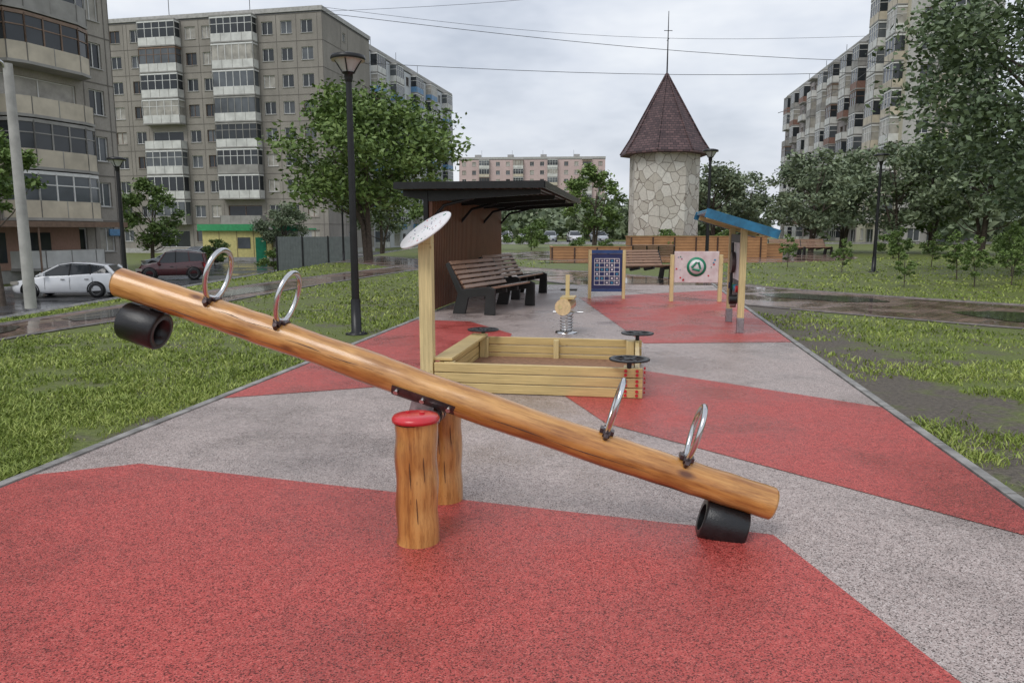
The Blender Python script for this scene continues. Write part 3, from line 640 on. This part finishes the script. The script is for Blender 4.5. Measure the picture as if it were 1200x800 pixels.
dup(BN,bl(1.32,3.6),PA+math.pi/2-.2,1.05); dup(BN,(4.05,22.4,.02),.35); dup(BN,(17.0,46.0,0),-.1,1.1); dup(BN,(19.2,46.7,0),.25,1.1); dup(BN,(6.3,33,.02),2.9)
# ---------------------------------------------------------------- play boards
e=grp('abacus_play_board',(2.07,16.2,.026),math.radians(-3)); q=MB()
for s in (-1,1): q.bx(s*.37-.035,s*.37+.035,-.04,.04,0,1.06,PINEZ)
q.build('posts',e,bevel=.006); q=MB(); q.bx(-.33,.33,-.02,.02,.22,.98,NAVY); q.bx(-.36,.36,-.035,.035,.985,1.06,FRBL)
q.bx(-.33,.33,-.035,.03,.16,.216,FRBL)
for k in range(7): q.bx(-.27,.27,-.027,-.021,.30+k*.095,.312+k*.095,WHITEP)
for k in range(6): q.bx(-.275+k*.108,-.265+k*.108,-.026,-.0215,.30,.87,WHITEP)
rr=random.Random(2)
for k in range(6):
    for j in range(5):
        if rr.random()<.75: q.bx(-.235+j*.108,-.19+j*.108,-.025,-.021,.335+k*.095,.37+k*.095,rr.choice([WHITEP,CYANP,WHITEP,PINKP]))
q.build('panel',e)
e=grp('picture_play_board',(3.86,15.55,.026),math.radians(-5)); q=MB()
for s in (-1,1): q.bx(s*.5-.04,s*.5+.04,-.045,.045,0,.98,PINEZ)
q.build('posts',e,bevel=.006); q=MB(); q.bx(-.46,.46,-.02,.02,.40,1.05,PINKP); q.build('panel',e,bevel=.008)
q=MB(); q.M=Matrix.Translation((0,-.022,.73))@Matrix.Rotation(math.pi/2,4,'X')
q.lathe([(0,0),(.2,0),(.2,.006),(0,.006)],GREENP,32); q.lathe([(0,.0065),(.15,.0065),(.15,.010),(0,.010)],WHITEP,32)
for a in range(3):
    t=a*2.094+1.57; p=(.075*math.cos(t),.075*math.sin(t)); p2=(.105*math.cos(t+1.75),.105*math.sin(t+1.75))
    q.tube([(p[0]*1.3,p[1]*1.3,.013),(p2[0],p2[1],.013)],[.020,.026],GREENP,6)
for a in range(20):
    x,y=rr.uniform(.24,.42)*rr.choice([-1,1]),rr.uniform(-.28,.28); q.cyl((x,y,.0),(x,y,.006),rr.uniform(.008,.022),m=rr.choice([REDP,CYANP,GREENP,PINKP,PINKP]),n=8)
q.build('artwork',e)
e=grp('playhouse_board',(3.33,10.72,.026),PA); q=MB()
for y in (0,1.35):
    q.bx(-.045,.045,y-.045,y+.045,.22,1.52,PINEZ); q.bx(-.05,.05,y-.05,y+.05,.0,.22,GALV)
q.build('posts',e,bevel=.006); q=MB()
q.bx(-.02,.02,.048,1.302,.42,1.42,FENCE); q.bx(-.03,-.021,.2,1.1,.75,1.3,WHITEP)
for k in range(5): q.cyl((-.06,.25+k*.2,.62),(-.021,.25+k*.2,.62),.05,m=[REDP,CYANP,GREENP,YEL,NAVY][k],n=14)
q.cyl((-.07,.65,.5),(-.07,.65,1.3),.02,m=BLK); q.cyl((-.09,.62,1.0),(-.04,.62,1.0),.16,m=DSTEEL,n=20)
q.cyl((-.16,.10,.48),(-.05,.10,.48),.07,m=BLK,n=16); q.cyl((-.13,.2,.40),(-.05,.2,.40),.05,m=GALV,n=16)
q.build('panel',e); q=MB()
Rr=Matrix.Rotation(math.radians(17),4,'Y'); q.M=Matrix.Translation((-.06,.62,1.575))@Rr
for k in range(7): q.bx(-.52+k*.145,-.52+k*.145+.138,-.98,.98,0,.03,BLUEP)
for k in range(7): q.bx(-.52+k*.145-.006,-.52+k*.145+.02,-1.0,1.0,.031,.05,CYANP)
q.bx(-.54,.50,-1.03,-1.002,-.07,.055,BLUEP); q.bx(-.54,.50,1.002,1.03,-.07,.055,BLUEP)
for y in (-.62,.72): q.bx(-.48,.46,y-.03,y+.03,-.07,-.003,PINE)
q.build('roof',e)
# ---------------------------------------------------------------- lamps
DIFF=mat('lamp_diffuser',(.5,.5,.5),.3,var=.1)
LP=grp('street_lamp',(-2.28,10.75,0)); q=MB()
q.lathe([(.16,0),(.16,.02),(.075,.03),(.07,.5),(.065,.52)],BLK,20); q.cyl((0,0,.5),(0,0,3.6),.058,.042,BLK,16)
for a in range(4): q.cyl((.12*math.cos(a*1.57+.7),.12*math.sin(a*1.57+.7),.02),(.12*math.cos(a*1.57+.7),.12*math.sin(a*1.57+.7),.045),.014,m=STEEL,n=6)
q.build('pole',LP); q=MB()
q.lathe([(.045,3.55),(.06,3.6),(.06,3.66),(.09,3.68)],BLK,20); 
for a in range(4): q.tube([(.07*math.cos(a*1.57),.07*math.sin(a*1.57),3.66),(.2*math.cos(a*1.57),.2*math.sin(a*1.57),3.87)],.009,BLK,6)
q.lathe([(.235,3.84),(.245,3.86),(.235,3.9),(.12,3.93),(0,3.935)],BLK,28); q.lathe([(.235,3.84),(.0,3.85)],DIFF,28); q.lathe([(.07,3.68),(.12,3.76),(.185,3.845)],DIFF,24); q.build('lamp_head',LP)
for x,y,s in ((-13.3,25.5,1.24),(6.75,25.8,1.08),(13.3,27.3,1.08),(-9.5,42,1.05)): dup(LP,(x,y,GH(x,y)),0,s)
e=grp('utility_pole',(-11.3,17.3,-.3)); q=MB(); q.cyl((0,0,0),(0,0,5.5),.13,.10,CONC,10); q.build('pole',e); q=MB(); q.tube([(0,0,5.2),(-.05,-.1,5.5),(-.2,-.5,5.7)],.03,STEEL,8); q.tube([(-.2,-.5,5.7),(-.25,-.75,5.68),(-.28,-.95,5.62)],[.05,.1,.04],CONC,10); q.build('lamp_arm',e)
q=MB()
for a,c in (((-60,75,34),(70,60,17.5)),((-60,77,35),(75,58,21)),((-14,60,18),(60,64,15.5)),((-14,60,14.5),(60,66,17)),((-20,62,22),(50,60,20)),((-40,60,26),(40,70,24)),((16,46,8.5),(44,86,24)),((-22,90,27),(47,103,27)),((-22,90,26.5),(44,86,33))):
    a=Vector(a);c=Vector(c); q.tube([a.lerp(c,t/16)-Vector((0,0,1.6*math.sin(math.pi*t/16))) for t in range(17)],.02,BLK,4,caps=False)
q.build('overhead_wires')
# ---------------------------------------------------------------- kiosk, fence
e=grp('kiosk',(-28.6,69,-1.3),-.1); q=MB(); q.bx(0,6.6,0,4,0,2.9,YEL); q.bx(6.6,9,.4,3.8,0,2.8,WHITEP); q.bx(-.02,6.62,-.02,4.02,0,.4,CONC); q.build('walls',e)
q=MB(); q.bx(-.3,9.3,-.25,4.3,2.9,3.05,GRNR); q.bx(-.3,7.4,-.3,-.25,2.8,3.4,GRNR); q.bx(7.5,9.3,-.33,-.25,2.8,3.3,GREENP); q.bx(5.2,6.9,-.35,-.305,2.9,3.3,WHITEP); q.build('roof',e)
q=MB(); q.bx(5.1,6.1,-.05,-.022,0.05,2.2,GREENP); q.bx(7.1,8.3,.34,.38,.05,2.2,G1); q.bx(3.4,4.6,-.04,-.022,1.2,2.2,G2)
for x in (1.6,3.3,4.9): q.bx(x,x+.04,-.03,-.021,.41,2.78,FRB)
q.build('windows_and_door',e)
e=grp('metal_fence',(-14.2,45,-1.0)); q=MB(); k=0
while k<4.6: q.bx(k,k+.16,0,.03 if int(k*6)%2 else .05,0.1,2.15,FENCE); k+=.165
for x in (0,1.55,3.1,4.6): q.bx(x-.04,x+.04,-.05,-.003,0,2.2,BLK)
q.build('panels',e)
# ---------------------------------------------------------------- cars
def car(name,loc,rz,col,L=4.25,Wd=1.74,H=1.44,suv=False):
    e=grp(name,loc,rz); PT=mat('car_paint_'+name,col,.22,0,var=.06,scale=2,coat=.8); q=MB()
    hw=Wd/2; gz=.2 if not suv else .28; bz=.62*H if not suv else .58*H
    st=[(-L/2,.62*hw,.46,.36),(-L/2+.07,.82*hw,.60,.24),(-L/2+.3,.95*hw,.72 if not suv else .86,gz),(-L*.28,hw,.86 if not suv else .97,gz),(-L*.2,hw,.92 if not suv else 1.0,gz),(0,hw,bz+.05,gz),(L*.25,hw,bz+.11,gz),(L/2-.35,.97*hw,bz+.13,gz),(L/2-.08,.9*hw,bz+.08,.28),(L/2,.78*hw,.68,.36)]
    pts=[];F=[]; m=10
    for x,w,zt,zb in st:
        zm=zb+(zt-zb)*.55
        pts+=[(x,-w*.9,zb),(x,-w,zb+.12),(x,-w,zm),(x,-w*.93,zt-.03),(x,-w*.84,zt),(x,w*.84,zt),(x,w*.93,zt-.03),(x,w,zm),(x,w,zb+.12),(x,w*.9,zb)]
    for i in range(len(st)-1):
        for j in range(m): F.append((i*m+j,(i+1)*m+j,(i+1)*m+(j+1)%m,i*m+(j+1)%m))
    F.append(tuple(range(m))); F.append(tuple(range((len(st)-1)*m,len(st)*m))[::-1]); q.add(pts,F,PT,True)
    q.build('body',e,bevel=.03)
    q=MB()
    gs=[(-L*.255,.82*hw,.84,.89),(-L*.05,.72*hw,.9,H-.07),(L*.06,.71*hw,.9,H),(L*.22,.70*hw,.9,H-.03),(L/2-.50 if not suv else L/2-.22,.67*hw,.9,H-.13),(L/2-.10,.80*hw,.9,bz+.12)]
    if suv: gs[0]=(-L*.2,.82*hw,.9,.98); gs[1]=(-L*.08,.74*hw,.9,H-.05)
    pts=[];F=[]
    for x,w,zb,zt in gs: pts+=[(x,-.9*hw,zb),(x,-w,zt-.03),(x,-w*.9,zt),(x,w*.9,zt),(x,w,zt-.03),(x,.9*hw,zb)]
    for i in range(len(gs)-1):
        for j in range(6): F.append((i*6+j,(i+1)*6+j,(i+1)*6+(j+1)%6,i*6+(j+1)%6))
    F+= [tuple(range(6)),tuple(range(30,36))[::-1]]
    q.add(pts,F,G1,False); q.build('glass',e)
    q=MB(); pts=[];F=[]
    for x,w,zb,zt in gs[1:5]: pts+=[(x,-w-.012,zt-.06),(x,-w*.9,zt+.012),(x,w*.9,zt+.012),(x,w+.012,zt-.06)]
    for i in range(3):
        for j in range(3): F.append((i*4+j,(i+1)*4+j,(i+1)*4+j+1,i*4+j+1))
    q.add(pts,F,PT,True)
    for s in (-1,1):
        for i in (0,4):
            a,bq=(gs[0],gs[1]) if i==0 else (gs[5],gs[4])
            q.tube([(a[0],s*.88*hw,.9),(bq[0],s*bq[1],bq[3]-.02)],.035 if i==0 else .09,PT,6)
        q.tube([(L*.05,s*.90*hw,.9),(L*.06,s*.715*hw,H-.02)],.028,BLK,6)
        q.tube([(L*.25,s*.90*hw,.95),(L*.235,s*.705*hw,H-.05)],.03,PT if suv else BLK,6)
        q.bx(-L*.19,-L*.19+.14,s*(hw+.09)-.08,s*(hw+.09)+.08,.93,1.06,PT)
    q.build('roof_and_pillars',e)
    q=MB(); wr=.32 if not suv else .36
    for x in (-L*.31,L*.3):
        for s in (-1,1):
            q.M=Matrix.Translation((x,s*(hw-.09),wr))@Matrix.Rotation(math.pi/2,4,'X')
            q.lathe([(wr*.6,-.1),(wr-.03,-.11),(wr,-.08),(wr,.08),(wr-.03,.11),(wr*.6,.1)],RUB,24)
            for a in range(6): q.tube([(0,0,-.085*s*-1),(wr*.62*math.cos(a*1.047),wr*.62*math.sin(a*1.047),.085*s)],.03,GALV,5)
            q.lathe([(wr*.58,-.09),(wr*.66,-.1),(wr*.66,.1),(wr*.58,.09)],GALV,20); q.lathe([(0,-.06),(wr*.58,-.06)],BLK,16); q.lathe([(0,.06),(wr*.58,.06)],BLK,16)
            q.M=Matrix.Identity(4)
            ring=[(x+(wr+.03)*math.cos(a*math.pi/12),s*(hw-.01),wr+(wr+.03)*math.sin(a*math.pi/12)) for a in range(-1,14)]; q.tube(ring,.03,BLK,6)
    q.build('wheels',e)
    q=MB()
    for s in (-1,1):
        q.bx(-L/2+.06,-L/2+.4,s*hw*.72-.17,s*hw*.72+.17,.56,.69,G3,Matrix.Rotation(s*.28,3,'Z')); q.bx(L/2-.2,L/2-.02,s*hw*.78-.12,s*hw*.78+.12,.72,.98,REDP)
    q.bx(-L/2-.02,-L/2+.1,-.5,.5,.32,.48,BLK); q.bx(-L/2-.03,-L/2-.021,-.26,.26,.34,.45,WHITEP)
    for s in (-1,1):
        for x in (-L*.17,L*.06,L*.27): q.bx(x-.006,x+.006,s*hw-.004,s*hw+.006,.35,.86,BLK)
        for x in (-L*.02,L*.2): q.bx(x,x+.16,s*(hw+.01)-.012,s*(hw+.01)+.012,.76,.79,BLK)
    q.build('lights_and_trim',e); return e
car('parked_car',(-18.75,31.6,-1.27),.12,(.75,.76,.78))
car('parked_suv',(-19.4,42.5,-1.27),.35,(.07,.012,.015),3.75,1.68,1.64,True)
c3=car('parked_car',(-24.5,54,-1.27),.3,(.35,.37,.4)); dup(c3,(-27,64,-1.27),1.2)
c4=car('parked_car',(2,97,.02),1.4,(.6,.6,.6))
for i,x in enumerate((-1,5,8.2,11.5)):
    dup(c3 if i%2 else c4,(x,97+i*.5,.02),1.4+.1*i)
# ---------------------------------------------------------------- world / light / camera
w=bpy.data.worlds.new('World'); S.world=w; w.use_nodes=True; t=w.node_tree
for n_ in list(t.nodes): t.nodes.remove(n_)
out=N(t,'ShaderNodeOutputWorld'); sky=N(t,'ShaderNodeTexSky'); sky.sky_type='NISHITA'; sky.sun_disc=False; sky.sun_elevation=math.radians(52); sky.sun_rotation=math.radians(215); sky.air_density=1.5; sky.dust_density=3
b1=N(t,'ShaderNodeBackground'); b1.inputs[1].default_value=.11; t.links.new(sky.outputs[0],b1.inputs[0])
tc=N(t,'ShaderNodeTexCoord'); mp=N(t,'ShaderNodeMapping'); mp.inputs['Scale'].default_value=(1,1,2.6); mp.inputs['Location'].default_value=(.6,.2,.1); t.links.new(tc.outputs['Generated'],mp.inputs['Vector'])
nn=noise(t,mp.outputs[0],2.2,5,.6)
c=ramp(t,nn,[(.34,(.44,.48,.56)),(.47,(.59,.625,.70)),(.66,(.76,.78,.82))])
b2=N(t,'ShaderNodeBackground'); b2.inputs[1].default_value=1.3; t.links.new(c,b2.inputs[0])
mx=N(t,'ShaderNodeMixShader'); mx.inputs[0].default_value=.86; t.links.new(b1.outputs[0],mx.inputs[1]); t.links.new(b2.outputs[0],mx.inputs[2]); t.links.new(mx.outputs[0],out.inputs[0])
sl=bpy.data.lights.new('sun','SUN'); sl.energy=1.3; sl.angle=math.radians(28); sl.color=(1,.985,.96); so=bpy.data.objects.new('sun',sl); S.collection.objects.link(so)
el,az=math.radians(52),math.radians(215); dirv=Vector((math.sin(az)*math.cos(el),math.cos(az)*math.cos(el),math.sin(el))); so.rotation_euler=dirv.to_track_quat('Z','Y').to_euler()
cd=bpy.data.cameras.new('camera'); cd.lens=26; cd.sensor_width=36; cd.clip_end=5000; co=bpy.data.objects.new('camera',cd); S.collection.objects.link(co)
co.location=(0,0,1.5); co.rotation_euler=(math.radians(81.5),0,0); S.camera=co
S.view_settings.view_transform='Standard'; S.view_settings.look='None'; S.view_settings.exposure=0
